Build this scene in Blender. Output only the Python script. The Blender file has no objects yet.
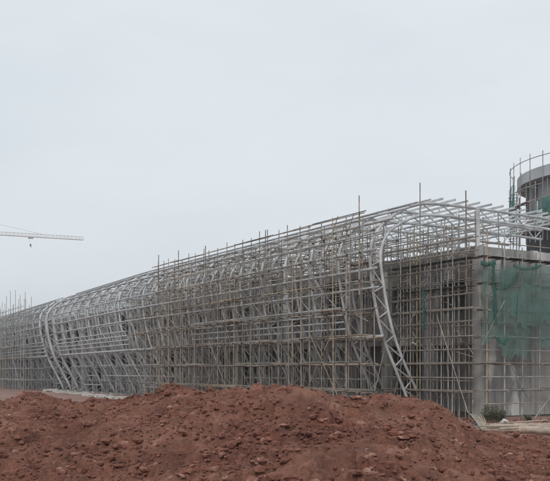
import bpy, math, random
import numpy as np
from mathutils import Vector, Matrix, noise
random.seed(7); np.random.seed(7)
S = bpy.context.scene
COL = S.collection
R = math.radians

# ------------------------------------------------------------------ camera
EYE = 3.1
cam = bpy.data.cameras.new('camera'); co = bpy.data.objects.new('camera', cam); COL.objects.link(co)
co.location = (0, 0, EYE); co.rotation_euler = (R(90), 0, 0)
cam.sensor_width = 36.0; cam.lens = 36.0*850/550
cam.shift_x = 0.0; cam.shift_y = (370-240.5)/550
cam.clip_start = 0.2; cam.clip_end = 6000
S.camera = co

# ------------------------------------------------------------------ world, sun, exposure
SUN_EL, SUN_AZ = R(44), R(196)          # direction the light comes from (azimuth from +Y clockwise)
w = bpy.data.worlds.new('World'); S.world = w; w.use_nodes = True
nt = w.node_tree; nt.nodes.clear()
out = nt.nodes.new('ShaderNodeOutputWorld'); bg = nt.nodes.new('ShaderNodeBackground')
sky = nt.nodes.new('ShaderNodeTexSky'); sky.sky_type = 'NISHITA'; sky.sun_disc = False
sky.sun_elevation = SUN_EL; sky.sun_rotation = SUN_AZ; sky.dust_density = 4.0; sky.air_density = 1.0
tc = nt.nodes.new('ShaderNodeTexCoord')
mp = nt.nodes.new('ShaderNodeMapping'); mp.inputs['Scale'].default_value = (1.0, 1.0, 3.0)
nz = nt.nodes.new('ShaderNodeTexNoise'); nz.inputs['Scale'].default_value = 2.2; nz.inputs['Detail'].default_value = 4
ramp = nt.nodes.new('ShaderNodeValToRGB')
ramp.color_ramp.elements[0].position = 0.3; ramp.color_ramp.elements[0].color = (7.3, 7.95, 8.5, 1)
ramp.color_ramp.elements[1].position = 0.7; ramp.color_ramp.elements[1].color = (8.4, 8.85, 9.2, 1)
mix = nt.nodes.new('ShaderNodeMix'); mix.data_type = 'RGBA'; mix.inputs['Factor'].default_value = 0.94
L = nt.links.new
L(tc.outputs['Generated'], mp.inputs['Vector']); L(mp.outputs['Vector'], nz.inputs['Vector'])
L(nz.outputs['Fac'], ramp.inputs['Fac'])
L(sky.outputs['Color'], mix.inputs['A']); L(ramp.outputs['Color'], mix.inputs['B'])
L(mix.outputs['Result'], bg.inputs['Color']); bg.inputs['Strength'].default_value = 0.1
L(bg.outputs['Background'], out.inputs['Surface'])
sl = bpy.data.lights.new('sun', 'SUN'); so = bpy.data.objects.new('sun', sl); COL.objects.link(so)
sl.energy = 1.5; sl.angle = R(22); sl.color = (1.0, 0.96, 0.9)
sd = Vector((math.sin(SUN_AZ)*math.cos(SUN_EL), math.cos(SUN_AZ)*math.cos(SUN_EL), math.sin(SUN_EL)))
so.rotation_euler = sd.to_track_quat('Z', 'Y').to_euler(); so.location = sd*50
S.view_settings.view_transform = 'Standard'; S.view_settings.look = 'None'
S.view_settings.exposure = 0.0; S.view_settings.gamma = 1.0; S.view_settings.use_curve_mapping = False
S.render.engine = 'CYCLES'

# ------------------------------------------------------------------ materials
def mat(name, c1, c2, scale=3.0, rough=0.7, metal=0.0, bump=0.0, bscale=20, vary=0.0, stretch=(1,1,1), c3=None, c3pos=0.62, detail=6):
    m = bpy.data.materials.new(name); m.use_nodes = True
    n = m.node_tree.nodes; l = m.node_tree.links.new
    b = n['Principled BSDF']; b.inputs['Roughness'].default_value = rough; b.inputs['Metallic'].default_value = metal
    g = n.new('ShaderNodeNewGeometry')
    mp = n.new('ShaderNodeMapping'); mp.inputs['Scale'].default_value = stretch
    t = n.new('ShaderNodeTexNoise'); t.inputs['Scale'].default_value = scale; t.inputs['Detail'].default_value = detail; t.inputs['Roughness'].default_value = 0.62
    r = n.new('ShaderNodeValToRGB'); e = r.color_ramp.elements
    e[0].position = 0.35; e[0].color = (*c1, 1); e[1].position = 0.65 if c3 is None else c3pos-0.07; e[1].color = (*c2, 1)
    if c3 is not None:
        k = e.new(c3pos); k.color = (*c3, 1)
    l(g.outputs['Position'], mp.inputs['Vector']); l(mp.outputs['Vector'], t.inputs['Vector']); l(t.outputs['Fac'], r.inputs['Fac'])
    c = r.outputs['Color']
    if vary:
        oi = n.new('ShaderNodeObjectInfo'); mr = n.new('ShaderNodeMapRange')
        mr.inputs['To Min'].default_value = 1-vary; mr.inputs['To Max'].default_value = 1+vary
        hs = n.new('ShaderNodeHueSaturation'); l(oi.outputs['Random'], mr.inputs['Value']); l(mr.outputs['Result'], hs.inputs['Value'])
        l(c, hs.inputs['Color']); c = hs.outputs['Color']
    l(c, b.inputs['Base Color'])
    if bump:
        t2 = n.new('ShaderNodeTexNoise'); t2.inputs['Scale'].default_value = bscale; t2.inputs['Detail'].default_value = 8; t2.inputs['Roughness'].default_value = 0.7
        bp = n.new('ShaderNodeBump'); bp.inputs['Strength'].default_value = bump; bp.inputs['Distance'].default_value = 0.05
        l(g.outputs['Position'], t2.inputs['Vector']); l(t2.outputs['Fac'], bp.inputs['Height']); l(bp.outputs['Normal'], b.inputs['Normal'])
    return m
M = {}
M['steel'] = mat('painted_grey_steel', (.33,.345,.36), (.56,.57,.58), .9, .5, .0, vary=.12)
M['purlin'] = mat('galvanised_purlin', (.34,.355,.37), (.50,.51,.52), 1.5, .45, .1, vary=.12)
M['roofpurlin'] = mat('galvanised_roof_purlin', (.36,.38,.39), (.54,.55,.56), 1.5, .45, .1, vary=.15)
M['pole'] = mat('weathered_scaffold_tube', (.15,.13,.11), (.29,.26,.23), 1.6, .65, .1, c3=(.38,.34,.27), c3pos=.66, vary=.3)
M['coolpole'] = mat('cool_grey_scaffold_tube', (.20,.205,.205), (.38,.385,.385), 1.6, .6, .1, vary=.25)
M['tan'] = mat('tan_scaffold_tube', (.30,.23,.15), (.47,.37,.25), 2.5, .7, vary=.1)
M['plank'] = mat('old_scaffold_board', (.16,.13,.10), (.38,.31,.24), 2.2, .85, vary=.2)
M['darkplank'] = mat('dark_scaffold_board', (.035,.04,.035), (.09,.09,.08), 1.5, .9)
M['dirt'] = mat('red_clay', (.088,.030,.019), (.185,.068,.044), 1.3, .95, bump=1.0, bscale=16, c3=(.32,.165,.125), c3pos=.66, detail=10)
_m = M['dirt'].node_tree; _n = _m.nodes; _b = _n['Principled BSDF']; _src = _b.inputs['Base Color'].links[0].from_socket
_t = _n.new('ShaderNodeTexNoise'); _t.inputs['Scale'].default_value = 13; _t.inputs['Detail'].default_value = 10; _t.inputs['Roughness'].default_value = .75
_g = _n.new('ShaderNodeNewGeometry'); _m.links.new(_g.outputs['Position'], _t.inputs['Vector'])
_r = _n.new('ShaderNodeMapRange'); _r.inputs['From Min'].default_value = .36; _r.inputs['From Max'].default_value = .64; _r.inputs['To Min'].default_value = .62; _r.inputs['To Max'].default_value = 1.4
_m.links.new(_t.outputs['Fac'], _r.inputs['Value']); _t3 = _n.new('ShaderNodeTexNoise'); _t3.inputs['Scale'].default_value = .55; _t3.inputs['Detail'].default_value = 5; _m.links.new(_g.outputs['Position'], _t3.inputs['Vector'])
_r3 = _n.new('ShaderNodeMapRange'); _r3.inputs['From Min'].default_value = .35; _r3.inputs['From Max'].default_value = .68; _r3.inputs['To Min'].default_value = 0; _r3.inputs['To Max'].default_value = .6
_m.links.new(_t3.outputs['Fac'], _r3.inputs['Value']); _x = _n.new('ShaderNodeMix'); _x.data_type = 'RGBA'; _x.inputs['B'].default_value = (.29,.14,.093,1)
_m.links.new(_r3.outputs['Result'], _x.inputs['Factor']); _m.links.new(_src, _x.inputs['A']); _src = _x.outputs['Result']
_h = _n.new('ShaderNodeHueSaturation'); _m.links.new(_r.outputs['Result'], _h.inputs['Value']); _m.links.new(_src, _h.inputs['Color']); _m.links.new(_h.outputs['Color'], _b.inputs['Base Color'])
M['clod'] = mat('clay_clod', (.11,.041,.027), (.22,.088,.060), 2.5, .95, bump=.6, bscale=25, c3=(.36,.22,.17), c3pos=.66)
M['flat'] = mat('trodden_red_earth', (.17,.09,.072), (.27,.155,.125), .22, .95, bump=.4, bscale=3, c3=(.33,.23,.19), c3pos=.64)
M['white'] = mat('pale_concrete_rubble', (.30,.27,.25), (.62,.60,.57), .8, .8)
M['green'] = mat('teal_green_netting', (.016,.115,.085), (.035,.20,.15), 2.0, .9)
M['weed'] = mat('dull_weed', (.045,.05,.03), (.10,.10,.06), 4.0, .8)
M['crane'] = mat('haze_paled_crane_paint', (.36,.33,.31), (.50,.45,.42), .3, .6)  # pinkish grey, with the paleness of distant haze put into the colour
M['pipe'] = mat('dusty_tan_pipe', (.27,.21,.17), (.46,.37,.30), 3.0, .7)
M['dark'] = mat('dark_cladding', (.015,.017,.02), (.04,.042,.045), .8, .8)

def concrete(name, base, dark, pale):
    m = bpy.data.materials.new(name); m.use_nodes = True
    n = m.node_tree.nodes; l = m.node_tree.links.new; b = n['Principled BSDF']; b.inputs['Roughness'].default_value = .9
    g = n.new('ShaderNodeNewGeometry')
    def nz(scale, st, det=5):
        mp = n.new('ShaderNodeMapping'); mp.inputs['Scale'].default_value = st
        t = n.new('ShaderNodeTexNoise'); t.inputs['Scale'].default_value = scale; t.inputs['Detail'].default_value = det
        l(g.outputs['Position'], mp.inputs['Vector']); l(mp.outputs['Vector'], t.inputs['Vector']); return t.outputs['Fac']
    def rmp(f, a, bb):
        r = n.new('ShaderNodeMapRange'); r.inputs['From Min'].default_value = a; r.inputs['From Max'].default_value = bb; l(f, r.inputs['Value']); return r.outputs['Result']
    def mx(f, A, B):
        x = n.new('ShaderNodeMix'); x.data_type = 'RGBA'; l(f, x.inputs['Factor'])
        if isinstance(A, tuple): x.inputs['A'].default_value = (*A, 1)
        else: l(A, x.inputs['A'])
        x.inputs['B'].default_value = (*B, 1); return x.outputs['Result']
    c = mx(rmp(nz(.55, (1,1,.35)), .38, .62), base, dark)
    c = mx(rmp(nz(.7, (1,1,.4), 6), .56, .64), c, pale)
    c = mx(rmp(nz(2.0, (1,1,.18), 6), .57, .8), c, tuple(v*.55 for v in dark))
    l(c, b.inputs['Base Color'])
    bp = n.new('ShaderNodeBump'); bp.inputs['Strength'].default_value = .4; bp.inputs['Distance'].default_value = .03
    l(nz(6, (1,1,1), 8), bp.inputs['Height']); l(bp.outputs['Normal'], b.inputs['Normal'])
    return m
M['conc'] = concrete('stained_raw_concrete', (.38,.38,.365), (.24,.238,.23), (.58,.58,.56))
M['conc2'] = concrete('brownish_shaded_raw_concrete', (.19,.18,.165), (.10,.095,.09), (.36,.345,.32))  # brownish concrete, colour darkened to stand for the shade behind the trusses
M['ringc'] = concrete('pale_ring_concrete', (.44,.46,.48), (.36,.38,.40), (.52,.53,.54))

def netmat(name, color, opacity, lo=.6, hi=1.4):
    m = bpy.data.materials.new(name); m.use_nodes = True
    n = m.node_tree.nodes; l = m.node_tree.links.new; b = n['Principled BSDF']; b.inputs['Roughness'].default_value = .9
    g = n.new('ShaderNodeNewGeometry'); t = n.new('ShaderNodeTexNoise'); t.inputs['Scale'].default_value = .8; t.inputs['Detail'].default_value = 8
    l(g.outputs['Position'], t.inputs['Vector'])
    mr = n.new('ShaderNodeMapRange'); mr.inputs['From Min'].default_value = .3; mr.inputs['From Max'].default_value = .7
    mr.inputs['To Min'].default_value = opacity*lo; mr.inputs['To Max'].default_value = min(1, opacity*hi)
    l(t.outputs['Fac'], mr.inputs['Value']); l(mr.outputs['Result'], b.inputs['Alpha'])
    b.inputs['Base Color'].default_value = (*color, 1)
    return m
M['sheer'] = netmat('sheer_green_net', (.10,.19,.165), .44, .2, 1.7)
M['sheer2'] = netmat('dense_green_net', (.035,.13,.105), .66, .4, 1.5)

# ------------------------------------------------------------------ mesh helpers
class MB:
    def __init__(s): s.v = []; s.f = []
    def tube(s, p, q, r, n=6):
        p = Vector(p); q = Vector(q); d = (q-p)
        if d.length < 1e-6: return s
        d.normalize(); a = d.orthogonal().normalized(); b = d.cross(a); k = len(s.v)
        for c in (p, q):
            for i in range(n):
                t = 2*math.pi*i/n; s.v.append(c + a*(math.cos(t)*r) + b*(math.sin(t)*r))
        for i in range(n): j = (i+1) % n; s.f.append((k+i, k+j, k+n+j, k+n+i))
        s.f.append(tuple(k+n-1-i for i in range(n))); s.f.append(tuple(k+n+i for i in range(n)))
        return s
    def path(s, pts, r, n=8, up=None):
        pts = [Vector(p) for p in pts]; k = len(s.v); m = len(pts)
        for i, c in enumerate(pts):
            d = (pts[min(i+1, m-1)] - pts[max(i-1, 0)]).normalized()
            a = (up - d*up.dot(d)).normalized() if up is not None else d.orthogonal().normalized()
            b = d.cross(a)
            for j in range(n):
                t = 2*math.pi*j/n; s.v.append(c + a*(math.cos(t)*r) + b*(math.sin(t)*r))
        for i in range(m-1):
            for j in range(n):
                j2 = (j+1) % n; s.f.append((k+i*n+j, k+i*n+j2, k+(i+1)*n+j2, k+(i+1)*n+j))
        s.f.append(tuple(k+n-1-i for i in range(n))); s.f.append(tuple(k+(m-1)*n+i for i in range(n)))
        return s
    def box(s, o, ex, ey, ez):          # centre and three half-extent vectors
        o, ex, ey, ez = map(Vector, (o, ex, ey, ez)); k = len(s.v)
        for sx, sy, sz in ((-1,-1,-1),(1,-1,-1),(1,1,-1),(-1,1,-1),(-1,-1,1),(1,-1,1),(1,1,1),(-1,1,1)):
            s.v.append(o + ex*sx + ey*sy + ez*sz)
        for f in ((0,3,2,1),(4,5,6,7),(0,1,5,4),(1,2,6,5),(2,3,7,6),(3,0,4,7)): s.f.append(tuple(k+i for i in f))
        return s
    def beam(s, p, q, wd, ht, up=Vector((0,0,1))):
        p = Vector(p); q = Vector(q); d = q-p; x = d.normalized(); y = up.cross(x).normalized(); z = x.cross(y)
        return s.box((p+q)/2, d/2, y*(wd/2), z*(ht/2))
    def build(s, name, m, parent=None, smooth=False):
        me = bpy.data.meshes.new(name); me.from_pydata([tuple(v) for v in s.v], [], s.f); me.update()
        if smooth: me.polygons.foreach_set('use_smooth', [True]*len(me.polygons))
        o = bpy.data.objects.new(name, me); COL.objects.link(o); me.materials.append(M[m] if isinstance(m, str) else m)
        if parent is not None:
            o.parent = parent; o.matrix_parent_inverse = Matrix.Translation(-parent.location)
        return o
def tag(o, label=None, cat=None, group=None, kind=None):
    if label: o['label'] = label
    if cat: o['category'] = cat
    if group: o['group'] = group
    if kind: o['kind'] = kind
    return o
def thing(name, loc, label, cat, group=None):
    o = bpy.data.objects.new(name, None); COL.objects.link(o); o.location = loc; o.empty_display_size = .3
    return tag(o, label, cat, group)

# ------------------------------------------------------------------ building coordinates: u along the facade, a into the building
B0 = Vector((9.85, 59.8, 0)); U = Vector((-.5130, .8584, 0)).normalized(); V = Vector((U.y, -U.x, 0))
def hz(u): return 1 - .10*min(1, max(0, (u-48)/76))
def P(u, a, z): return B0 + U*u + V*a + Vector((0, 0, z))
ORD = ['first','second','third','fourth','fifth','sixth','seventh','eighth','ninth','tenth','eleventh','twelfth','thirteenth','fourteenth','fifteenth','sixteenth','seventeenth','eighteenth','nineteenth','twentieth','twenty-first','twenty-second','twenty-third','twenty-fourth','twenty-fifth','twenty-sixth','twenty-seventh','twenty-eighth','twenty-ninth','thirtieth','thirty-first','thirty-second','thirty-third','thirty-fourth','thirty-fifth','thirty-sixth','thirty-seventh','thirty-eighth','thirty-ninth','fortieth','forty-first']

# ------------------------------------------------------------------ ground and dirt mounds
SKX = [-900,-200,-50,0,20,45,60,75,100,122,138,160,178,200,230,260,290,320,350,400,430,450,466,480,500,550,700,1400]
SKY = [413,411,410,408,402,399,406,410,410,406,402,398,393,395,399,394,393,396,400,405,412,422,434,443,447,450,450,450]
def vnoise(x, y, seed):
    xi = np.floor(x).astype(np.int64); yi = np.floor(y).astype(np.int64); xf = x-xi; yf = y-yi
    xf = xf*xf*(3-2*xf); yf = yf*yf*(3-2*yf)
    def h(a, b):
        n = (a*374761393 + b*668265263 + seed*974634777) & 0x7fffffff
        n = ((n ^ (n >> 13))*1274126177) & 0x7fffffff
        return ((n ^ (n >> 16)) & 0xffff)/65535.0
    return (h(xi, yi)*(1-xf)+h(xi+1, yi)*xf)*(1-yf) + (h(xi, yi+1)*(1-xf)+h(xi+1, yi+1)*xf)*yf
def fbm(x, y, f, octs, seed, g=.5):
    s = 0; a = 1; t = 0
    for i in range(octs):
        s = s + a*(vnoise(x*f*2**i+17.3*i, y*f*2**i-9.1*i, seed+i)-.5); t += a; a *= g
    return s/t
def base_h(x, y):
    yy = np.maximum(y, 6.0); X = 275+850*x/yy
    D = 19.5 + 3.0*np.sin(X*.011+1.0)
    zr = EYE - (np.interp(X, SKX, SKY)-370)*D/850
    near = 1.25 + .10*np.sin(x*.5+1.0)
    t1 = np.clip((y-9.5)/(D-9.5), 0, 1); t1 = t1*t1*(3-2*t1)
    t1 = t1*.8 + .2*np.clip((y-9.5)/(D-9.5), 0, 1)**.6
    t2 = np.clip((y-D-1.0)/13.0, 0, 1); t2 = t2*t2*(3-2*t2)
    z = (near*(1-t1) + zr*t1)*(1-t2) + (-.12)*t2
    return z, 1-t2
def grid_coords(a, b, f0, f1, fine, coarse):
    return np.concatenate([np.arange(a, f0, coarse), np.arange(f0, f1, fine), np.arange(f1, b, coarse)])
xs = grid_coords(-34, 40, -9.5, 11.0, .042, .5); ys = grid_coords(-12, 38, 9.0, 25.0, .042, .45)
GX, GY = np.meshgrid(xs, ys)
H, msk = base_h(GX, GY)
n1 = fbm(GX, GY, .55, 3, 3)*.55
n2 = fbm(GX, GY, 1.5, 3, 11, .5)*.42
n3 = fbm(GX, GY, 4.0, 4, 23, .7)*.24
rgt = 1-.7*np.clip((GX/np.maximum(GY, 6)*850+275-440)/60, 0, 1)      # the heap thins out to the right
H = H + (n1 + n2 - .17 + n3)*msk*rgt
HB = H.copy()
rs = np.random.RandomState(5)
for i in range(80000):                       # clods half sunk in the heap
    cx = rs.uniform(-9.4, 10.9); cy = rs.uniform(9.1, 24.8); r = .045+.20*rs.rand()**7
    i0, i1 = np.searchsorted(xs, (cx-1.3*r, cx+1.3*r)); j0, j1 = np.searchsorted(ys, (cy-1.3*r, cy+1.3*r))
    if i1 <= i0 or j1 <= j0: continue
    sx, sy = GX[j0:j1, i0:i1]-cx, GY[j0:j1, i0:i1]-cy; th = rs.uniform(0, 3.14)
    q = ((sx*math.cos(th)+sy*math.sin(th))/r)**2 + ((-sx*math.sin(th)+sy*math.cos(th))/(r*rs.uniform(.55, 1)))**2
    lift = r*rs.uniform(-.1, .3) + rs.uniform(.1, .5)*r*(-sx*math.cos(th*2)-sy*math.sin(th*2))/r
    dome = HB[j0:j1, i0:i1].mean() + .5*(HB[j0:j1, i0:i1]-HB[j0:j1, i0:i1].mean()) + lift + np.minimum(np.sqrt(np.clip(1-q, 0, 1))*r*1.1, r*.62)
    H[j0:j1, i0:i1] = np.where(q < 1, np.maximum(H[j0:j1, i0:i1], dome), H[j0:j1, i0:i1])
nx, ny = len(xs), len(ys)
verts = np.stack([GX.ravel(), GY.ravel(), H.ravel()], 1)
ii = (np.arange(ny-1)[:, None]*nx + np.arange(nx-1)[None]).ravel()
quads = np.stack([ii, ii+1, ii+nx+1, ii+nx], 1)
me = bpy.data.meshes.new('terrain'); me.vertices.add(len(verts)); me.vertices.foreach_set('co', verts.ravel().astype(np.float32))
me.loops.add(quads.size); me.loops.foreach_set('vertex_index', quads.ravel().astype(np.int32))
me.polygons.add(len(quads)); me.polygons.foreach_set('loop_start', np.arange(0, quads.size, 4, dtype=np.int32)); me.polygons.foreach_set('loop_total', np.full(len(quads), 4, dtype=np.int32))
me.update(calc_edges=True); me.polygons.foreach_set('use_smooth', [True]*len(quads)); me.materials.append(M['dirt'])
ter = bpy.data.objects.new('terrain', me); COL.objects.link(ter); tag(ter, 'heaps of loose red clay along the front of the site', kind='structure')
def ground_z(x, y):
    i = min(max(np.searchsorted(xs, x), 1), nx-1); j = min(max(np.searchsorted(ys, y), 1), ny-1)
    return float(H[j, i])
g = MB(); nn = 60; k0 = 0
gx = np.concatenate([-np.geomspace(2500, 45, 14), np.arange(-40, 61, 2.5), np.geomspace(65, 2500, 14)])
gy = np.concatenate([-np.geomspace(1500, 30, 8), np.arange(-25, 190, 2.5), np.geomspace(195, 3500, 14)])
for y in gy:
    for x in gx:
        amp = .10 if (30 < y < 190 and -60 < x < 60) else 0
        g.v.append(Vector((x, y, -.06 + amp*noise.noise(Vector((x*.35, y*.35, 0))))))
for j in range(len(gy)-1):
    for i in range(len(gx)-1):
        a = j*len(gx)+i; g.f.append((a, a+1, a+len(gx)+1, a+len(gx)))
tag(g.build('ground', 'flat', smooth=True), 'flat trodden red earth around the steel frame', kind='structure')
# loose clods on the heap
ico = []
def rock(mb, c, r, rnd):
    k = len(mb.v); t = (1+5**.5)/2
    base = [(-1,t,0),(1,t,0),(-1,-t,0),(1,-t,0),(0,-1,t),(0,1,t),(0,-1,-t),(0,1,-t),(t,0,-1),(t,0,1),(-t,0,-1),(-t,0,1)]
    fs = [(0,11,5),(0,5,1),(0,1,7),(0,7,10),(0,10,11),(1,5,9),(5,11,4),(11,10,2),(10,7,6),(7,1,8),(3,9,4),(3,4,2),(3,2,6),(3,6,8),(3,8,9),(4,9,5),(2,4,11),(6,2,10),(8,6,7),(9,8,1)]
    sc = Vector((rnd.uniform(.7,1.3), rnd.uniform(.6,1.1), rnd.uniform(.45,.8))); rot = Matrix.Rotation(rnd.uniform(0, 6.3), 3, 'Z') @ Matrix.Rotation(rnd.uniform(-.5,.5), 3, 'X')
    for b in base:
        p = Vector(b).normalized()*r*rnd.uniform(.72, 1.18); mb.v.append(rot @ Vector((p.x*sc.x, p.y*sc.y, p.z*sc.z)) + c)
    for f in fs: mb.f.append(tuple(k+i for i in f))
rk = random.Random(3); mb = MB()
for i in range(42000):
    y = 9.5 + 15.5*rk.random(); x = (rk.uniform(-60, 610)-275)/850*y; r = .010+.034*rk.random()**2 + .09*rk.random()**12
    if noise.noise(Vector((x*.9, y*.9, 7)))*1.6 + rk.random() < .35: continue
    rock(mb, Vector((x, y, ground_z(x, y)+r*.05)), r, rk)
for i in range(900):                         # crumbs on the lower ground by the wall
    y = rk.uniform(34, 54); x = (rk.uniform(440, 570)-275)/850*y; r = .03+.12*rk.random()**4
    rock(mb, Vector((x, y, r*.2)), r, rk)
tag(mb.build('dirt_clods', 'clod'), 'loose clods and stones scattered over the red heaps', 'dirt clods', kind='stuff')

# ------------------------------------------------------------------ concrete building
UA, UB, AW, AE, TOP = -5.2, 148.0, 1.0, 16.6, 11.27
cb = thing('concrete_building', P(UA, AW, 0), 'raw concrete frame building behind the curved trusses, stained end wall at right', 'building')
def ubox(mb, u0, u1, a0, a1, z0, z1):
    c = P((u0+u1)/2, (a0+a1)/2, (z0+z1)/2); return mb.box(c, U*((u1-u0)/2), V*((a1-a0)/2), Vector((0,0,(z1-z0)/2)))
rb = random.Random(12)
# end wall facing the camera, with formwork joints as shallow grooves between lift panels
mb = MB()
zs = [0, 1.85, 3.7, 5.55, 7.4, 9.25, TOP]
aa = [AW] + [AW + .9 + 1.22*i for i in range(13)]; aa = [x for x in aa if x < AE] + [AE+6]
for i in range(len(aa)-1):
    for j in range(len(zs)-1):
        ubox(mb, UA + rb.uniform(0, .018), UA+.35, aa[i]+.012, aa[i+1]-.012, zs[j]+.012, zs[j+1]-.012)
ubox(mb, UA+.04, UA+.34, AW+.02, AE+5.9, 0, TOP-.02)
mb.build('end_wall', 'conc', cb)
for a in (AW+.32, AW+5.1, AW+9.9, AW+14.7):
    ubox(MB(), UA-.16, UA+.02, a-.3, a+.3, 0, TOP+.02).build('pilaster', 'conc', cb)
# floor slabs
for z0, z1 in ((5.2, 5.55), (TOP-.75, TOP-.35)):
    ubox(MB(), UA+.4, UB, AW+.35, AE, z0, z1).build('slab', 'conc', cb)
# side frame: columns, edge beams, infill panels
cu = [UA+.3 + 4.8*i for i in range(32) if UA+.3+4.8*i < UB]
for i, u in enumerate(cu):
    ubox(MB(), u-.3, u+.3, AW, AW+.6, 0, TOP-.8).build('column', 'conc', cb)
for z0, z1 in ((4.9, 5.6), (TOP-.95, TOP)):
    ubox(MB(), UA+.36, UB, AW+.05, AW+.4, z0, z1).build('edge_beam', 'conc2', cb)
for i in range(len(cu)-1):
    u0, u1 = cu[i]+.3, cu[i+1]-.3
    m = MB()
    if i < 2 or rb.random() < .8:            # upper storey: parapet wall with an opening
        ubox(m, u0, u1, AW+.12, AW+.32, 5.6, 7.0)
        ubox(m, u0, u1, AW+.12, AW+.32, 9.3, TOP-.95)
        w = rb.uniform(.6, 1.7); ubox(m, u0, u0+w, AW+.12, AW+.32, 7.0, 9.3); ubox(m, u1-1.2+w*.5, u1, AW+.12, AW+.32, 7.0, 9.3)
    if i > 1 and rb.random() < .8: ubox(m, u0, u1, AW+1.2, AW+1.4, 0, 4.9)
    if m.v: m.build('infill_wall', 'conc2', cb)
ubox(MB(), UA+.4, UB, AE-.3, AE, 0, TOP-.8).build('rear_wall', 'conc', cb)
ubox(MB(), UA+.4, UB, 5.0, 5.3, 0, TOP-.8).build('inner_wall', 'conc', cb)
ubox(MB(), UB-.3, UB, AW+.5, AE, 0, TOP).build('far_wall', 'conc', cb)
# slim posts carrying the roof at the back
for i in range(0, 30, 2):
    u = i*4.8; MB().tube(P(u, 15.2, TOP-.4), P(u, 15.2, 14.0*hz(u)), .17, 8).build('roof_post', 'steel', cb)
MB().tube(P(UA+.3, AW+.25, TOP), P(UA+.3, AW+.25, 13.9), .12, 8).build('roof_post', 'steel', cb)

# ------------------------------------------------------------------ curved trusses
FX = 850.0
def unproj(X, Y):
    k = (X-275)/FX; a = (k*B0.y - B0.x)/(V.x - k*V.y); d = B0.y + a*V.y; return (a, EYE + (370-Y)*d/FX)
outer = [(411.5,414),(408.6,402),(395,368),(382,334),(374.3,298),(371.8,281),(370,259),(371.5,243),(379,228.5),(391.5,217),(404,209),(420,204)]
inner = [(424.5,412),(420,398),(403,360),(392.5,330),(386,300),(383,281),(380.5,261),(382,245),(389,232),(402,222.5),(420,215.5)]
def cat(pts, n=4):
    o = []; p = [pts[0]]+pts+[pts[-1]]
    for i in range(1, len(p)-2):
        for k in range(n):
            t = k/n; q = [0, 0]
            for c in (0, 1):
                q[c] = .5*((2*p[i][c])+(-p[i-1][c]+p[i+1][c])*t+(2*p[i-1][c]-5*p[i][c]+4*p[i+1][c]-p[i+2][c])*t*t+(-p[i-1][c]+3*p[i][c]-3*p[i+1][c]+p[i+2][c])*t**3)
            o.append(tuple(q))
    return o+[pts[-1]]
oc = [unproj(*p) for p in outer]; ic = [unproj(*p) for p in inner]
oc[0] = (oc[0][0], .05); ic[0] = (ic[0][0], .05)
oc += [(2.6, 15.0), (6, 15.03), (11, 14.98), (16.9, 14.85)]; ic += [(2.8, 14.2), (6, 14.25), (11, 14.2), (16.9, 14.1)]
print('outer', [(round(a,2), round(z,2)) for a, z in oc]); print('inner', [(round(a,2), round(z,2)) for a, z in ic])
OC = cat(oc); IC = cat(ic)
def resample(pts, n=None, step=None):
    d = [0]
    for i in range(1, len(pts)): d.append(d[-1]+math.dist(pts[i], pts[i-1]))
    if n is None: n = max(2, int(d[-1]/step))
    return [(float(np.interp(t, d, [p[0] for p in pts])), float(np.interp(t, d, [p[1] for p in pts]))) for t in np.linspace(0, d[-1], n+1)]
NS = 38
OS = resample(OC, NS); IS = resample(IC, NS)
SP = 3.7; NT = 41
for i in range(NT):
    u = i*SP; s = hz(u)
    where = 'nearest the concrete end wall' if i == 0 else ('%s in the row counted from the concrete end wall' % ORD[i])
    look = 'curved light grey lattice truss, ' if i % 2 == 0 else 'curved grey steel lattice truss, '
    t = thing('curved_truss', P(u, 0, 0), look + where, 'steel truss', 'curved trusses along the facade')
    cr0 = .17 if i in (21, 22) else (.105 if i < 12 else .12)
    if i in (21, 22): t['label'] = ('thick bold curved truss edging the dark break in the facade, beside the open stretch' if i == 21 else 'thick bold curved truss edging the dark break in the facade, beside the far scaffold')
    MB().path([P(u, a, z*s) for a, z in resample(OC, 44)], cr0, 8 if i < 12 else 6, U).build('outer_chord', 'steel', t, True)
    MB().path([P(u, a, z*s) for a, z in resample(IC, 44)], cr0, 8 if i < 12 else 6, U).build('inner_chord', 'steel', t, True)
    mb = MB()
    for k in range(NS):
        o0, i0 = OS[k], IS[k]; o1, i1 = OS[k+1], IS[k+1]
        if k % 2 == 0: A, Bq = o0, i1
        else: A, Bq = i0, o1
        mb.tube(P(u, A[0], A[1]*s), P(u, Bq[0], Bq[1]*s), .05, 6)
    mb.build('web', 'steel', t)
    ubox(MB(), u-.45, u+.45, -.9, 1.0 if i > 0 else .95, -.2, .12).build('footing', 'conc', t)

# longitudinal tubes on the outer chords
def on_outer(z):                # lower branch, by height
    for k in range(len(OC)-1):
        if OC[k][1] <= z <= OC[k+1][1]:
            t = (z-OC[k][1])/(OC[k+1][1]-OC[k][1]); return OC[k][0]+(OC[k+1][0]-OC[k][0])*t
    return OC[-1][0]
BR0, BR1 = 74.6, 81.0
def run(a, z, u0, u1, r, name, matn, label, catg, group, split=True):
    if split and u0 < BR0 and u1 > BR1:
        run(a, z, u0, BR0, r, name, matn, label, catg, group, False)
        return run(a, z, BR1, u1, r, name, matn, label.replace('long ', 'far ', 1) if 'long ' in label else 'far '+label, catg, group, False)
    pts = [P(u0 + (u1-u0)*k/24, a, z*hz(u0 + (u1-u0)*k/24)) for k in range(25)]
    o = MB().path(pts, r, 6, Vector((0,0,1))).build(name, matn, None, True); return tag(o, label, catg, group)
LU = (NT-1)*SP + .6
run(on_outer(5.4)-.2, 5.4, -.3, LU, .13, 'tie_tube', 'purlin', 'thick long horizontal tube at mid height across the leaning truss legs', 'steel tube', 'long tubes on the facade')
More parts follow.
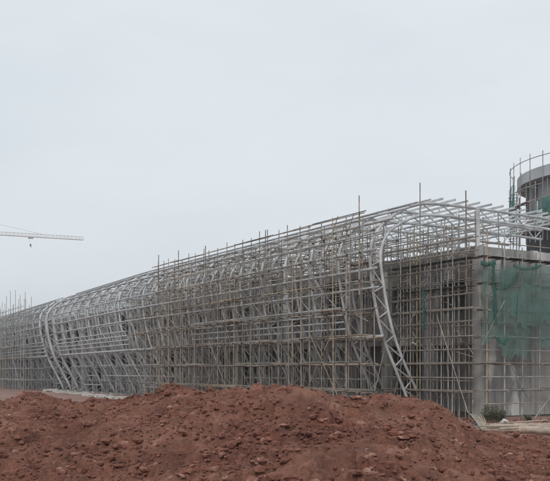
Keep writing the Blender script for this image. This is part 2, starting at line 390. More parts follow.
for k, z in enumerate((6.05, 6.55, 7.05, 7.55)):
    for (u0, u1, w) in ((3.8, 29.5, 'behind the near scaffold'), (46.5, LU, 'in the far half of the facade')):
        run(on_outer(z)-.19, z, u0, u1, .075, 'purlin', 'purlin', '%s from below of four pale long rails %s' % (ORD[k], w), 'purlin', 'closely set facade rails')
ks = [p for p in resample(OC, step=.62)]
cr = [p for p in ks if p[1] > 8.3 and p[0] < 1.0]
cr = cr[::2]
for k, p in enumerate(cr):
    # offset outwards from the chord
    q = min(range(len(OC)), key=lambda i: math.dist(OC[i], p)); d = (OC[min(q+1, len(OC)-1)][0]-OC[q-1][0], OC[min(q+1, len(OC)-1)][1]-OC[q-1][1]); Ld = math.hypot(*d)
    n = (-d[1]/Ld*.17, d[0]/Ld*.17)
    run(p[0]+n[0], p[1]+n[1], -.9, LU, .10 if k in (1, 4) else .07, 'purlin', 'purlin', 'long grey tube on the curved upper facade, %s of the row counted upwards' % ORD[k], 'purlin', 'tubes around the facade shoulder')
ra = [1.7 + 1.18*k for k in range(13)]
for k, a in enumerate(ra):
    mb = MB(); za = float(np.interp(a, [p[0] for p in OC[-25:]], [p[1] for p in OC[-25:]]))
    n = 30
    for q in range(n):
        u0 = -1.0 + (LU+1)*q/n; u1 = -1.0 + (LU+1)*(q+1)/n
        mb.beam(P(u0, a, (za+.20)*hz(u0)), P(u1, a, (za+.20)*hz(u1)), .07, .15)
    tag(mb.build('roof_purlin', 'roofpurlin'), 'pale channel purlin lying over the roof trusses, %s from the facade edge' % ORD[k], 'purlin', 'roof purlins')
    # lower longitudinal tie under some
for k, a in enumerate((3.0, 7.5, 12.0)):
    run(a, 14.0, -.3, LU, .07, 'roof_tie', 'steel', 'grey long tie tube under the roof trusses, %s from the facade edge' % ORD[k], 'steel tube', 'ties under the roof')
# cross bracing between neighbouring trusses
rb = random.Random(4); k = 0
def chordpt(z, inner_=False):
    C = IC if inner_ else OC
    for q in range(len(C)-1):
        if C[q][1] <= z <= C[q+1][1]:
            t = (z-C[q][1])/(C[q+1][1]-C[q][1]); return C[q][0]+(C[q+1][0]-C[q][0])*t
    return C[-1][0]
bays = [1, 2, 3, 4, 5, 7, 8, 9, 10, 11, 12, 13, 14, 15, 17, 18, 22, 25, 28]
for bay in bays:
    u0, u1 = bay*SP, (bay+1)*SP; s0, s1 = hz(u0), hz(u1)
    br = thing('cross_brace', P(u0, 0, 0), 'crossing diagonal tubes and struts in the bay beyond the %s curved truss' % ORD[bay], 'bracing', 'cross braces between trusses')
    z0s = [.6, 5.4, 9.0]
    for q in range(2 if bay % 2 else 3):
        zl = z0s[q]; zh = [5.1, 8.8, 12.2][q]
        if q == 2: pass
        MB().tube(P(u0+.12, chordpt(zl, True)+.1, zl*s0), P(u1-.12, chordpt(zh, True)+.1, zh*s1), .045).build('diagonal', 'steel', br)
        MB().tube(P(u0+.12, chordpt(zh, True)+.22, zh*s0), P(u1-.12, chordpt(zl, True)+.22, zl*s1), .045).build('diagonal', 'steel', br)
    for z in (1.1, 2.4, 3.7):
        if rb.random() < .6: MB().tube(P(u0, chordpt(z)-.15, z*s0), P(u1, chordpt(z)-.15, z*s1), .06).build('strut', 'purlin', br)

# ------------------------------------------------------------------ scaffolds
class Scaf:
    """collects poles by kind; the first ones passed as nearest become parts, the rest one stuff part"""
    def __init__(s, root): s.root = root; s.k = {}
    def add(s, kind, p, q, r, m): s.k.setdefault((kind, m), []).append((Vector(p), Vector(q), r))
    def plank(s, p, q, w, m): s.k.setdefault(('platform', m), []).append((Vector(p), Vector(q), -w))
    def finish(s, limit=95):
        kinds = {}
        for (kind, m), L_ in s.k.items():
            for it in L_: kinds.setdefault(kind, []).append((it, m))
        for kind, items in kinds.items():
            items.sort(key=lambda it: ((it[0][0]+it[0][1])/2).length/ (abs(it[0][2])*(it[0][1]-it[0][0]).length)**.3)
            for i, ((p, q, r), m) in enumerate(items[:limit]):
                mb = MB(); (mb.tube(p, q, r) if r > 0 else mb.beam(p, q, -r, .055)); mb.build(kind, m, s.root)
            rest = {}
            for (it, m) in items[limit:]: rest.setdefault(m, []).append(it)
            for m, its in rest.items():
                mb = MB()
                for p, q, r in its: (mb.tube(p, q, r, 5) if r > 0 else mb.beam(p, q, -r, .055))
                tag(mb.build(kind, m, s.root), kind=('stuff'))
rs_ = random.Random(21)
def jit(a=.03): return rs_.uniform(-a, a)
LIFT = [1.7, 3.5, 5.3, 7.1, 8.9, 10.7, 12.3]
def scaffold_rows(sc, rows, u0, u1, step, m, tops, rail_rows=(), ledger_p=1.0, bmat=None):
    us = list(np.arange(u0, u1+.01, step))
    for ri, a in enumerate(rows):
        for u in us:
            top = tops(a, u)
            sc.add('standard', P(u+jit(.12), a+jit(.08), -.05), P(u+jit(.2), a+jit(.12), top+rs_.uniform(-.1, .55)), .034 if m == 'pole' else .038, m if rs_.random() > .07 else 'tan')
        mx = [z for z in LIFT if z < tops(a, (u0+u1)/2)+.1]
        zz = list(mx)
        if a in rail_rows: zz += [z+.95 for z in mx[4:]]
        for z in zz:
            for k in range(0, len(us)-1, 4):
                if rs_.random() > ledger_p: continue
                e = min(k+4, len(us)-1); ua, ub = us[k], us[e]
                sc.add('ledger', P(ua-rs_.uniform(.1, .7), a-.06+jit(.05), (z+jit(.09))*hz(ua)), P(ub+rs_.uniform(.1, .8), a-.06+jit(.04), (z+jit(.06))*hz(ub)), .032 if m == 'pole' else .036, m if rs_.random() > .08 else 'tan')
    if u0 < 40:
        for ri, a in enumerate(rows):
            for z in LIFT:
                for u in us:
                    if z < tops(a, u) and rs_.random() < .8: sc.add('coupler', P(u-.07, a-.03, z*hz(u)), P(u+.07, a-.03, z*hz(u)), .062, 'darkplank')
    # transoms
    for z in LIFT:
        for k, u in enumerate(us):
            ok = [a for a in rows if tops(a, u) > z]
            if len(ok) > 1 and rs_.random() < .6: sc.add('transom', P(u+.07, ok[0]-.3, (z-.09)*hz(u)), P(u+.07, ok[-1]+.25, (z-.09)*hz(u)), .036, m)
    # scissor braces
    a = rows[0]-.09
    for k in range(1, len(us)-4, 11):
        sc.add('brace', P(us[k], a, .2), P(us[k+3], a, 5.6*hz(us[k])), .03, m); sc.add('brace', P(us[k+4], a-.09, .2), P(us[k+1], a-.09, 5.6*hz(us[k])), .03, m)


# near scaffold in front of the shoulder
t = thing('scaffold', P(-1.9, -6.2, 0), 'tall weathered tube scaffold in front of the near half of the facade', 'scaffold', 'tube scaffolds on the site')
sc = Scaf(t)
def tops1(a, u): return 13.35*hz(u) if a < -5.5 else (12.9*hz(u) if a < -4.5 else {-3.4: 11.0, -1.9: 13.2, -.6: 13.6, -4.3: 10.9}.get(a, 11)*hz(u))
scaffold_rows(sc, [-6.2, -5.05], -1.9, 32.8, 1.45, 'pole', tops1, rail_rows=(-6.2,), ledger_p=.9)
for z in (12.7, 13.3):
    for k in range(6):
        ua = -2.6 + 5.8*k; sc.add('guard_rail', P(ua, -6.25, z+jit(.05)), P(ua+6.2, -6.25, z+jit(.05)), .035, 'pole')
# tops of some standards stick out as spikes
for u in (-1.6, 10.5, 21.0, 26.7, 31.4): sc.add('standard', P(u, -6.05, 8), P(u, -6.05, 13.6+rs_.uniform(0, .9)), .04, 'pole')
for z, p_ in ((1.78, .9), (3.58, .5), (5.38, .75), (7.18, .25), (8.98, .3)):
    for k in range(12):
        if rs_.random() < p_:
            ua = -1.8+2.9*k; sc.plank(P(ua, -5.6, z+.02), P(ua+2.85, -5.6, z+.02), .9, 'plank')
sc.finish()
# inner scaffold under the leaning trusses
t = thing('scaffold', P(0, -3.4, 0), 'dense brown tube falsework under the leaning trusses of the near half', 'scaffold', 'tube scaffolds on the site')
sc = Scaf(t)
scaffold_rows(sc, [-3.4, -1.9, -.6], 1.2, 44, 1.6, 'pole', tops1, ledger_p=.95)
scaffold_rows(sc, [-4.3, -2.7], 2.4, 46, 2.3, 'pole', tops1, ledger_p=.6)
def tops1b(a, u): return {2.4: 14.0, 4.6: 13.9, .45: 13.6}[a]*hz(u)
for a in (2.4, 4.6):
    for u in np.arange(-3.5, 46, 1.6):
        sc.add('standard', P(u+jit(), a, TOP-.3), P(u+jit(.1), a+jit(.06), 14.0*hz(u)), .04, 'pole')
    for z in (12.0, 13.1):
        for u in np.arange(-3.5, 42, 4.8): sc.add('ledger', P(u-.2, a-.07, z), P(u+5.0, a-.07, z*hz(u+5)), .038, 'pole')
for k in range(46):     # light raking tubes between the truss feet
    u = 1.0+k*.92+jit(.3); a = rs_.uniform(-3.2, -.3); dz = rs_.choice((-1, 1))*rs_.uniform(.9, 1.8)
    sc.add('raking_tube', P(u, a, .1), P(u+dz, a+jit(.3), rs_.uniform(4.6, 5.6)), .03, rs_.choice(('coolpole', 'pole', 'coolpole', 'tan' if k % 4 == 0 else 'pole')))
for z in (7.1, 8.9, 10.7):
    for k in range(14):
        if rs_.random() < .45: sc.plank(P(1.3+3.1*k, -2.6, z), P(4.3+3.1*k, -2.6, z*hz(4+3.1*k)), .8, 'plank')
for k in range(620):     # falsework props and stray tubes under the shoulder
    u = rs_.uniform(.5, 46); a = rs_.uniform(-4.6, 1.6); z = rs_.uniform(6.5, 13.2)
    if rs_.random() < .5: q = P(u+rs_.uniform(-2.2, 2.2), a+jit(.4), z+rs_.uniform(-1.5, 1.2))
    else: q = P(u+jit(.2), a+rs_.uniform(1, 2.6), z+rs_.uniform(-.9, .9))
    if a < -2.6: z = min(z, 11)
    sc.add('prop', P(u, a, z), q, .028, 'pole' if k % 3 else 'coolpole')
sc.finish()
# middle scaffold inside the bare stretch of trusses
t = thing('scaffold', P(46, -1.2, 0), 'cool grey tube falsework behind the uncovered trusses of the middle stretch', 'scaffold', 'tube scaffolds on the site')
sc = Scaf(t)
def tops2(a, u): return {-.9: 12.4, .3: 12.8}[a]*hz(u)
scaffold_rows(sc, [-.9, .3], 46.0, 73, 1.85, 'coolpole', tops2, ledger_p=.9)
sc.finish()
# far scaffold
t = thing('scaffold', P(72, -6.2, 0), 'far grey scaffold screening the left end of the facade, with spiky pole tops', 'scaffold', 'tube scaffolds on the site')
sc = Scaf(t)
def tops3(a, u): return (13.9 + .5*math.sin(u*1.7))*hz(u) if a < -4 else 13.2*hz(u)
scaffold_rows(sc, [-6.2, -5.0, -3.0, -1.2], 82.2, 146, 1.6, 'coolpole', tops3, rail_rows=(-6.2,), ledger_p=.95)
for k in range(22): u = 82.5+2.9*k; sc.add('standard', P(u, -5.9, 6), P(u+jit(.2), -5.9, 14.2+rs_.uniform(0, 1.6)), .04, 'coolpole')
for z in (5.4, 7.2, 3.6):
    for k in range(22):
        if rs_.random() < .5: sc.plank(P(82+3*k, -5.6, z*hz(82+3*k)), P(85+3*k, -5.6, z*hz(85+3*k)), .9, 'plank')
sc.finish()
# end wall scaffold wrapping the corner of the concrete block
t = thing('scaffold', P(UA-1.4, 0, 0), 'tube scaffold with close rails against the stained concrete end wall', 'scaffold', 'tube scaffolds on the site')
sc = Scaf(t)
US, UO = UA-.55, UA-1.5                    # inner and outer planes in front of the end wall
zlist = [.95+.86*k for k in range(13)]
aa = [AW-.75 + 1.6*k for k in range(13)]
for k, a in enumerate(aa):
    sc.add('standard', P(UO+jit(), a+jit(.06), -.05), P(UO+jit(.06), a+jit(.06), 11.3+rs_.uniform(-.3, .9)), .038, 'tan' if k in (0, 6) else 'coolpole')
    sc.add('standard', P(US, a+.75+jit(.06), -.05), P(US, a+.75+jit(.06), 11.0+rs_.uniform(-.2, .5)), .04, 'pole')
for j, z in enumerate(zlist):
    for k in range(0, 12, 4):
        sc.add('ledger', P(UO-.07, aa[k]-.5, z+jit(.04)), P(UO-.07, aa[min(k+4, 12)]+.3, z+jit(.04)), .032, 'coolpole' if (j+k) % 3 else 'pole')
        if j % 2: sc.add('ledger', P(US-.06, aa[k]-.3, z), P(US-.06, aa[min(k+4, 12)]+.3, z), .036, 'pole')
    if j % 2:
        for a in aa: sc.add('transom', P(UO-.3, a+.08, z-.08), P(US+.3, a+.08, z-.08), .034, 'pole')
def Q(X, Y, u):                             # point on the plane u = const seen at a pixel (used only to measure the photograph)
    k = (X-275)/FX; o = B0+U*u; a = (k*o.y-o.x)/(V.x-k*V.y); d = o.y+a*V.y; return P(u, a, EYE+(370-Y)*d/FX)
for (x0, y0, x1, y1) in ((484,314,527,397),(551,396,535,418),(505,300,482,345),(541,300,552,318)):
    sc.add('brace', Q(x0, y0, UO-.12), Q(x1, y1, UO-.12), .03, 'coolpole')
for j, (k0, k1) in ((11, (0, 12)), (9, (0, 7)), (9, (9, 12)), (7, (0, 12))):
    for k in range(k0, k1):
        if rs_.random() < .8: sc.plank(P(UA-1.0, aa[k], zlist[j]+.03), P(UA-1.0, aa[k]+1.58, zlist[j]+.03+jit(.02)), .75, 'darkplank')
for j in (1, 3, 5):
    for k in range(12):
        if rs_.random() < .35: sc.plank(P(UA-1.0, aa[k], zlist[j]+.03), P(UA-1.0, aa[k]+1.58, zlist[j]+.03), .75, 'plank')
sc.finish()
# side scaffold between the block corner and the first truss
t = thing('scaffold', P(-3, -.6, 0), 'tan and brown scaffold on the open side of the block, beside the first truss', 'scaffold', 'tube scaffolds on the site')
sc = Scaf(t)
for a in (-.75, -.3, .2, .72):
    for k, u in enumerate(np.arange(UA+.3+.4*abs(a), 2.2, 1.05)):
        sc.add('standard', P(u, a, -.05), P(u+jit(), a+jit(), 11.6+rs_.uniform(0, 1.6)), .036, 'tan' if k == 4 and a < 0 else ('coolpole' if k % 2 else 'pole'))
    for z in ([1.7+.9*k for k in range(12)] if a < 0 else [1.2+1.2*k for k in range(9)]):
        sc.add('ledger', P(UA-1.4 if a < 0 else UA, a-.07, z+jit(.05)), P(2.8, a-.07, z+jit(.05)), .031, 'pole')
sc.add('standard', P(-1.47, -.8, -.05), P(-1.47, -.8, 15.9), .036, 'pole')
sc.add('standard', P(-5.9, -.7, 8), P(-5.8, -.7, 14.6), .04, 'pole')
for z in (10.35,): 
    for k in range(5): sc.plank(P(UA-.9+1.7*k, -.2, z), P(UA+.75+1.7*k, -.2, z), .8, 'darkplank')
for z in (8.55,): 
    for k in range(4): sc.plank(P(UA-.5+1.7*k, -.2, z), P(UA+1.1+1.7*k, -.2, z), .8, 'darkplank')
for z in (1.75, 3.55, 5.3):
    for k in range(5):
        if rs_.random() < .6: sc.plank(P(UA-.5+1.7*k, -.2, z), P(UA+1.1+1.7*k, -.2, z), .8, 'plank')
# long light raking tube in front
def W(X, Y, a):
    k = (X-275)/FX; o = B0+V*a; u = (k*o.y-o.x)/(U.x-k*U.y); d = o.y+u*U.y; return P(u, a, EYE+(370-Y)*d/FX)
sc.add('brace', W(437, 316, -.9), W(468, 413, -.9), .028, 'pole')
for k in range(70):
    u = rs_.uniform(UA+.5, 1.5); z = rs_.uniform(4.0, 12.0); sc.add('prop', P(u, rs_.uniform(-.6, .8), z), P(u+jit(1.1), rs_.uniform(-.6, .8), z+jit(1.6)), .03, 'coolpole' if k % 2 else 'pole')
sc.finish()

# ------------------------------------------------------------------ safety nets
def sheet(fn, nu, nv, name, m, label, group='green safety nets'):
    mb = MB()
    for j in range(nv+1):
        for i in range(nu+1): mb.v.append(fn(i/nu, j/nv))
    for j in range(nv):
        for i in range(nu): a = j*(nu+1)+i; mb.f.append((a, a+1, a+nu+2, a+nu+1))
    o = mb.build(name, m, None, True)
    tag(o, label, 'safety net', group)
    return o
def netplane(x0, x1, yt, yb, u, amp=.10, sd=0, ragged=.3):
    p0 = Q(x0, yt, u); p1 = Q(x1, yt, u); q0 = Q(x0, yb, u)
    Wd = (p1-p0).length
    def f(s, t):
        top = Vector(p0).lerp(Vector(p1), s); z0 = p0.z*(1-s)+p1.z*s*1.0
        zb = q0.z + ragged*(noise.noise(Vector((s*Wd*.6, sd, 0)))*2 + noise.noise(Vector((s*Wd*2.6, sd, 3)))*1.6)
        z = z0 + (zb-z0)*t - .25*abs(math.sin(s*Wd*1.6+sd))*(1-t)
        off = amp*(noise.noise(Vector((s*Wd*1.7, z*.35, sd))) + .5*noise.noise(Vector((s*Wd*5, z*.8, sd+4))))
        a = P(u, 0, 0); return Vector((top.x, top.y, z)) - U*(off+.05)
    return f
sheet(netplane(482, 565, 263, 346, UO-.16, .20, 1.0), 200, 70, 'safety_net', 'sheer', 'sheer green safety net stretched over the upper half of the end wall')
sheet(netplane(517, 565, 283, 325, UO-.30, .14, 2.0), 60, 40, 'safety_net', 'sheer', 'second sheer green net doubled over the first at the right edge')
sheet(netplane(497, 519, 268, 318, UO-.24, .14, 5.0), 50, 40, 'safety_net', 'sheer', 'narrow sheer green net panel beside the hanging rope of net')
sheet(netplane(500, 532, 326, 356, UO-.22, .14, 6.0), 60, 30, 'safety_net', 'sheer', 'low sheer green net scrap round the halfway bundle on the end wall')
def swag(pts, r, label, fold=.07, sd=0.):
    mb = MB(); pts = [Vector(p) for p in pts]; n = 40; ring = 14; P_ = []
    for i in range(n+1):
        t = i/n*(len(pts)-1); k = min(int(t), len(pts)-2); f = t-k
        p = [pts[max(k-1, 0)], pts[k], pts[k+1], pts[min(k+2, len(pts)-1)]]
        P_.append(.5*((2*p[1])+(-p[0]+p[2])*f+(2*p[0]-5*p[1]+4*p[2]-p[3])*f*f+(-p[0]+3*p[1]-3*p[2]+p[3])*f**3))
    for i, c in enumerate(P_):
        d = (P_[min(i+1, n)]-P_[max(i-1, 0)]).normalized(); a = U.cross(d).normalized(); b = U
        for j in range(ring):
            t = 2*math.pi*j/ring; rr = r*.8*(1+.3*math.sin(5*t+i*.15)+1.3*noise.noise(Vector((i*.45, math.cos(t), math.sin(t)+sd*9))))
            mb.v.append(c + a*math.cos(t)*rr + b*math.sin(t)*rr*.45)
    for i in range(n):
        for j in range(ring): j2 = (j+1) % ring; mb.f.append((i*ring+j, i*ring+j2, (i+1)*ring+j2, (i+1)*ring+j))
    mb.f.append(tuple(range(ring))); mb.f.append(tuple(n*ring+j for j in reversed(range(ring))))
    return tag(mb.build('bunched_net', 'sheer2', None, True), label, 'safety net', 'bunched green nets')
u9 = UO-.25
swag([Q(494, 261, u9), Q(493.5, 280, u9), Q(495, 300, u9), Q(496, 324, u9)], .10, 'thick rope of bunched green net hanging straight down the end wall', sd=1)
swag([Q(481, 263, u9), Q(488, 264.5, u9), Q(495, 262.5, u9)], .14, 'short green net roll along the top rail beside the block corner', sd=2)
swag([Q(494, 287, u9), Q(502, 289, u9), Q(512, 283, u9), Q(518, 273, u9)], .10, 'green net drooping in a curve from the hanging rope of net', sd=3)
swag([Q(514, 266, u9), Q(522, 269, u9), Q(531, 268.5, u9), Q(541, 265.5, u9)], .11, 'wide green net swag along the top rail near the right edge', sd=4)
swag([Q(497, 339, u9), Q(503, 343, u9), Q(508, 338, u9)], .13, 'small green net bundle caught halfway down the end wall', sd=5)
swag([Q(500, 344, u9), Q(503, 352, u9)], .05, 'thin green net tail hanging below the halfway bundle', sd=6)
swag([W(423, 290, -1.0), W(424, 310, -1.0), W(423, 330, -1.0)], .11, 'narrow green net strip hanging on the side scaffold by the tall tan pole', sd=7)
swag([W(341, 284, -3.5), W(349, 282, -3.5), W(356, 284, -3.5)], .2, 'short green net bundle inside the falsework left of the first truss', sd=8)

# ------------------------------------------------------------------ round tower behind the roof
TC = Vector((43.8, 110.0, 1.0))
rt = thing('round_tower', TC, 'unfinished round concrete drum with a pale ring parapet behind the roof', 'tower')
def ring(mb, r0, r1, z0, z1, n=72):
    k = len(mb.v)
    for i in range(n):
        t = 2*math.pi*i/n; c, s_ = math.cos(t), math.sin(t)
        for r, z in ((r1, z0), (r1, z1), (r0, z1), (r0, z0)): mb.v.append(TC+Vector((c*r, s_*r, z)))
    for i in range(n):
        j = (i+1) % n
        for q in range(4): q2 = (q+1) % 4; mb.f.append((k+i*4+q, k+j*4+q, k+j*4+q2, k+i*4+q2))
    return mb
ring(MB(), 11.6, 12.0, 25.95, 27.3).build('ring_parapet', 'ringc', rt, False)
ring(MB(), 8.2, 11.59, 25.95, 26.3).build('overhang_slab', 'conc', rt)
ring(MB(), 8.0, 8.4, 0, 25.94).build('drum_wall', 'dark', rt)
ring(MB(), 8.41, 11.6, 20.2, 20.7).build('lower_slab', 'conc', rt)
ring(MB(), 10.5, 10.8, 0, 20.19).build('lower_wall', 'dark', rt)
for i in range(18):
    t = R(20*i+5); c = TC+Vector((math.cos(t)*10.6, math.sin(t)*10.6, 0)); e = Vector((math.cos(t), math.sin(t), 0)); f = Vector((-e.y, e.x, 0))
    MB().box(c+Vector((0,0,23.3)), e*.22, f*.35, Vector((0,0,2.62))).build('column', 'conc', rt)
for i in (8.5, 9.5, 10.5, 11.5, 12.5):
    mb = MB(); n = 8
    for q in range(n):
        t = R(20*i+5-10+3.0+q*14/n); t2 = R(20*i+5-10+3.0+(q+1)*14/n); z0, z1 = 22.6, 25.9
        p, p2 = [TC+Vector((math.cos(x)*10.3, math.sin(x)*10.3, (z0+z1)/2)) for x in (t, t2)]
        mb.box((p+p2)/2, (p2-p)/2*1.01, ((p+p2)/2-TC).normalized()*.1*Vector((1,1,0)).length*.7, Vector((0,0,(z1-z0)/2)))
    mb.build('wall_panel', 'ringc', rt)
t = thing('scaffold', TC+Vector((-13, 0, 0)), 'thin ring scaffold with curved top rail around the round drum', 'scaffold', 'tube scaffolds on the site')
sc = Scaf(t)
def T_(deg, r, z): return TC+Vector((math.cos(R(deg))*r, math.sin(R(deg))*r, z))
degs = list(range(150, 300, 10))
for d in degs:
    sc.add('standard', T_(d, 12.9, 18), T_(d, 12.9, 28.3+rs_.uniform(.1, .9)), .05, 'coolpole')
    sc.add('standard', T_(d, 12.1, 18), T_(d, 12.1, 25.6), .06, 'coolpole')
for z in (19.5, 21.3, 23.1, 24.9, 28.3):
    for d0 in degs[:-1]:
        if z == 24.9 and d0 > 200: continue
        for e_ in (0, 5): sc.add('ledger', T_(d0+e_, 12.95, z), T_(d0+e_+5, 12.95, z), .05, 'coolpole')
        if z < 26 : sc.add('transom', T_(d0, 13.2, z-.1), T_(d0, 11.9, z-.1), .05, 'coolpole')
for d0 in (165, 174, 183): sc.add('brace', T_(d0, 13.0, 21.3), T_(d0+9, 13.0, 27), .05, 'coolpole')
for d0 in (168, 177, 186): sc.plank(T_(d0, 12.5, 23.2), T_(d0+9, 12.5, 23.2), .7, 'plank')
sc.finish()
def arcnet(d0, d1, z0, z1, r, sd):
    def f(s, t):
        d = d0+(d1-d0)*s; rr = r + .25*noise.noise(Vector((s*9, t*3, sd)))
        zt = z1 - .5*abs(math.sin(s*7+sd)); return T_(d, rr, zt+(z0-zt)*t)
    return f
sheet(arcnet(172, 186, 19.5, 26.2, 13.15, 1), 30, 20, 'safety_net', 'sheer2', 'dark green net strip hanging on the left side of the round drum', 'green nets on the round drum')
sheet(arcnet(205, 262, 19.6, 23.2, 13.1, 2), 50, 16, 'safety_net', 'sheer2', 'wide green net wrapped around the front of the round drum', 'green nets on the round drum')

# ------------------------------------------------------------------ tower crane far away
CT = Vector((-79, 350, 56.6)); CD = Vector((-30, -13, 0)).normalized(); CN = Vector((-CD.y, CD.x, 0))
mastp = CT + CD*52; mastp.z = 0
cr_ = thing('tower_crane', mastp, 'pale tower crane with a long lattice jib reaching over the far left', 'crane')
def lattice(mb, p, q, w, h, n, tri=True, r=.075):
    p = Vector(p); q = Vector(q); d = (q-p)/n; x = d.normalized(); y = Vector((0,0,1)).cross(x)
    if y.length < .1: y = Vector((1,0,0)); 
    y.normalize(); z = x.cross(y)
    cs = [y*w/2, -y*w/2, z*h] if tri else [y*w/2+z*h/2, -y*w/2+z*h/2, -y*w/2-z*h/2, y*w/2-z*h/2]
    for c in cs: mb.tube(p+c, q+c, r, 5)
    for k in range(n):
        for i in range(len(cs)):
            j = (i+1) % len(cs); A, Bq = (cs[i], cs[j]) if k % 2 else (cs[j], cs[i])
            mb.tube(p+d*k+A, p+d*(k+1)+Bq, r*.6, 4); mb.tube(p+d*k+cs[i], p+d*k+cs[j], r*.6, 4)
lattice(m1 := MB(), CT, mastp+Vector((0,0,56.6)), 1.3, 1.3, 34); m1.build('jib', 'crane', cr_)
lattice(m1 := MB(), mastp+Vector((0,0,56.6)), mastp+CD*14+Vector((0,0,56.6)), 1.3, 1.0, 9); m1.build('counter_jib', 'crane', cr_)
lattice(m1 := MB(), mastp, mastp+Vector((0,0,56.0)), 1.7, 1.7, 34, False); m1.build('mast', 'crane', cr_)
apx = mastp+Vector((0,0,64)); m1 = MB()
for s_ in (-1, 1): m1.tube(mastp+CN*.8*s_+Vector((0,0,56)), apx, .14); m1.tube(mastp+CD*1.5+Vector((0,0,56)), apx, .14)
m1.build('apex', 'crane', cr_)
m1 = MB(); m1.tube(apx, CT+CD*16+Vector((0,0,1.3)), .05, 5); m1.tube(apx, CT+CD*36+Vector((0,0,1.3)), .05, 5); m1.tube(apx, mastp+CD*12+Vector((0,0,57)), .05, 5); m1.build('pendant', 'crane', cr_)
MB().box(mastp+CD*12+Vector((0,0,55)), CD*1.5, CN*.8, Vector((0,0,1.3))).build('counterweight', 'crane', cr_)
tp = CT+CD*21
tr = MB().box(tp+Vector((0,0,-.4)), CD*1.0, CN*.8, Vector((0,0,.2))).build('trolley', 'crane', cr_)
m1 = MB(); m1.tube(tp+CD*.4+Vector((0,0,-.5)), tp+Vector((0,0,-2.9)), .03, 4); m1.box(tp+Vector((0,0,-3.3)), CD*.3, CN*.25, Vector((0,0,.3))); m1.tube(tp+Vector((0,0,-3.6)), tp+Vector((.3,0,-4.3)), .1, 5)
hk = m1.build('hook_block', 'dark', cr_)

# ------------------------------------------------------------------ small things on the ground
def gp(X, Y, z=0):
    d = EYE-z; dd = d*FX/(Y-370); return Vector(((X-275)/FX*dd, dd, z))
rg = random.Random(9)
# pale kerb strip and slabs by the far trusses
a0, a1 = gp(55, 391.5), gp(136, 400.5)
for k, lab in enumerate(('longest pale concrete kerb lying on the earth by the far trusses', 'pale concrete kerb piece continuing the long kerb to the right', 'short pale concrete kerb piece nearest the heap', 'broken pale slab left of the long kerb')):
    s0, s1 = ((.0,.45),(.47,.75),(.78,1.0),(-.12,-.03))[k]
    p, q = a0.lerp(a1, s0), a0.lerp(a1, s1); p.z = q.z = .16
    mb = MB(); nn_ = 9
    for e in range(nn_):
        pa, pb = p.lerp(q, e/nn_), p.lerp(q, (e+.93)/nn_); dv = Vector((rg.uniform(-.15, .15), rg.uniform(-.5, .5), 0)); dz = rg.uniform(-.16, .02)
        mb.beam(pa+dv+Vector((0,0,dz-.03)), pb+dv+Vector((0,0,dz+rg.uniform(-.05, .05))), rg.uniform(.8, 2.2), .24)
    tag(mb.build('kerb_stone', 'white'), lab, 'kerb', 'pale kerb pieces')
# pale scraps
for k, (X, Y, sx, lab) in enumerate(((66, 389, .7, 'small white bag on the earth at the foot of the far trusses'), (94, 389.5, .9, 'crumpled white sheet at the foot of the middle trusses'))):
    mb = MB(); rock(mb, gp(X, Y)+Vector((0,0,.3)), sx, rg); tag(mb.build('scrap_bag', 'white'), lab, 'bag', 'pale scraps on the ground')
# tan pipe and piles of poles and planks at right
c0, c1 = gp(520, 429.5, .45), gp(566, 431.5, .45)
tb = MB().tube(c0, c1, .17, 24).build('pipe', 'pipe'); tag(tb, 'fat tan pipe lying beside the end wall at the right edge', 'pipe')
for k in range(26):
    X = rg.uniform(468, 535); Y = rg.uniform(424, 432); z = .10+.35*rg.random(); p = gp(X, Y, z); ang = rg.gauss(0.15, .22); ln = rg.uniform(1.2, 4.2)
    d = Vector((math.cos(ang), math.sin(ang), rg.uniform(-.05, .05)))*ln
    if k % 2: o = MB().tube(p, p+d, rg.uniform(.035, .06), 6).build('loose_pole', 'pipe')
    else: o = MB().beam(p, p+d, .2, .05).build('loose_board', 'plank')
    tag(o, 'loose tan pole in the pile at the foot of the end wall' if k % 2 else 'weathered board in the pile at the foot of the end wall', 'pole' if k % 2 else 'board', 'poles in the pile by the wall' if k % 2 else 'boards in the pile by the wall')
for k in range(6):
    p = gp(483+k*1.0, 431, 0); q = W(470+k*2.6, 413+k*.8, -1.6+.1*k)
    tag(MB().tube(p+Vector((0,0,.05)), Vector((q.x-.2, q.y-1.0, q.z)), .045, 6).build('leaning_pole', 'tan' if k % 3 else 'purlin'), 'slim pale pole leaning among others against the block corner', 'pole', 'poles leaning at the block corner')
# white bag by wall
mb = MB(); rock(mb, gp(505, 421.5, .35), .28, rg); rock(mb, gp(503, 423, .2), .2, rg); tag(mb.build('white_sack', 'white'), 'crumpled white sack beside the weeds at the end wall', 'sack')
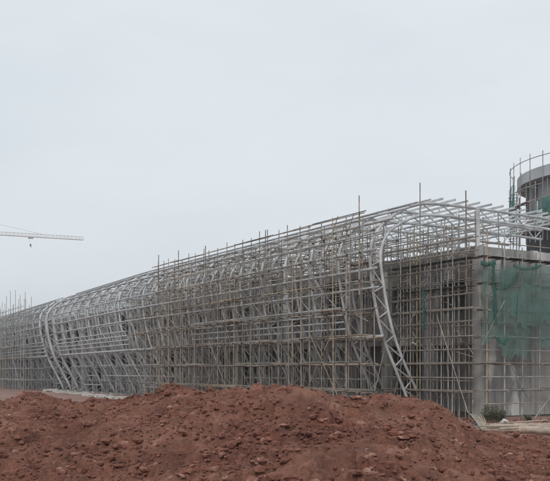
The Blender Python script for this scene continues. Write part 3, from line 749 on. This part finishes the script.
# small bags hung on the side scaffold
for X, Y, lab in ((413, 343, 'small white bag tied on the side scaffold right of the first truss, upper one'), (396, 374, 'tiny white bag tied low beside the first truss')):
    mb = MB(); p = W(X, Y, -.95); rock(mb, p, .13, rg); rock(mb, p+Vector((.16, 0, -.08)), .10, rg); mb.tube(p+Vector((0,0,.1)), p+Vector((0,0,.3)), .015)
    tag(mb.build('hung_bag', 'white'), lab, 'bag', 'bags tied on the scaffold')
# weeds
def weed(X, Y, h, n, lab):
    mb = MB(); c = gp(X, Y)
    for k in range(n):
        t = rg.uniform(0, 6.3); r = rg.uniform(.1, .55)*h; b = c+Vector((math.cos(t)*r*.4, math.sin(t)*r*.3, 0)); hh = h*rg.uniform(.4, 1)
        tip = b+Vector((math.cos(t)*r*.9, math.sin(t)*r*.6, hh)); mb.tube(b, tip, .008, 3)
        for q in range(7):
            f = rg.uniform(.3, 1); p = b.lerp(tip, f); d = Vector((rg.uniform(-1,1), rg.uniform(-1,1), rg.uniform(-.2,.8))).normalized()*rg.uniform(.08,.18); s_ = d.orthogonal().normalized()*.035
            i0 = len(mb.v); mb.v += [p, p+d*.5+s_, p+d, p+d*.5-s_]; mb.f.append((i0, i0+1, i0+2, i0+3))
    tag(mb.build('weed_plant', 'weed'), lab, 'weed', 'weeds by the end wall')
weed(489, 421, 1.05, 55, 'tall weed clump right beside the block corner pilaster')
weed(495, 422, 1.0, 50, 'middle weed clump at the foot of the end wall')
weed(500, 422, .7, 36, 'low weed clump next to the white sack')
weed(528, 423, .5, 26, 'lone low weed behind the fat tan pipe')

# ------------------------------------------------------------------ air
hm = bpy.data.materials.new('pale_haze'); hm.use_nodes = True; n = hm.node_tree.nodes; n.clear()
o_ = n.new('ShaderNodeOutputMaterial'); pv = n.new('ShaderNodeVolumePrincipled'); pv.inputs['Color'].default_value = (.93,.96,1,1); pv.inputs['Density'].default_value = .00045; pv.inputs['Anisotropy'].default_value = .3
hm.node_tree.links.new(pv.outputs['Volume'], o_.inputs['Volume']); M['haze'] = hm
tag(MB().box((0, 990, 34), (2700, 0, 0), (0, 2690, 0), (0, 0, 36)).build('haze', 'haze'), 'thin pale haze over the whole site', 'haze', kind='stuff')
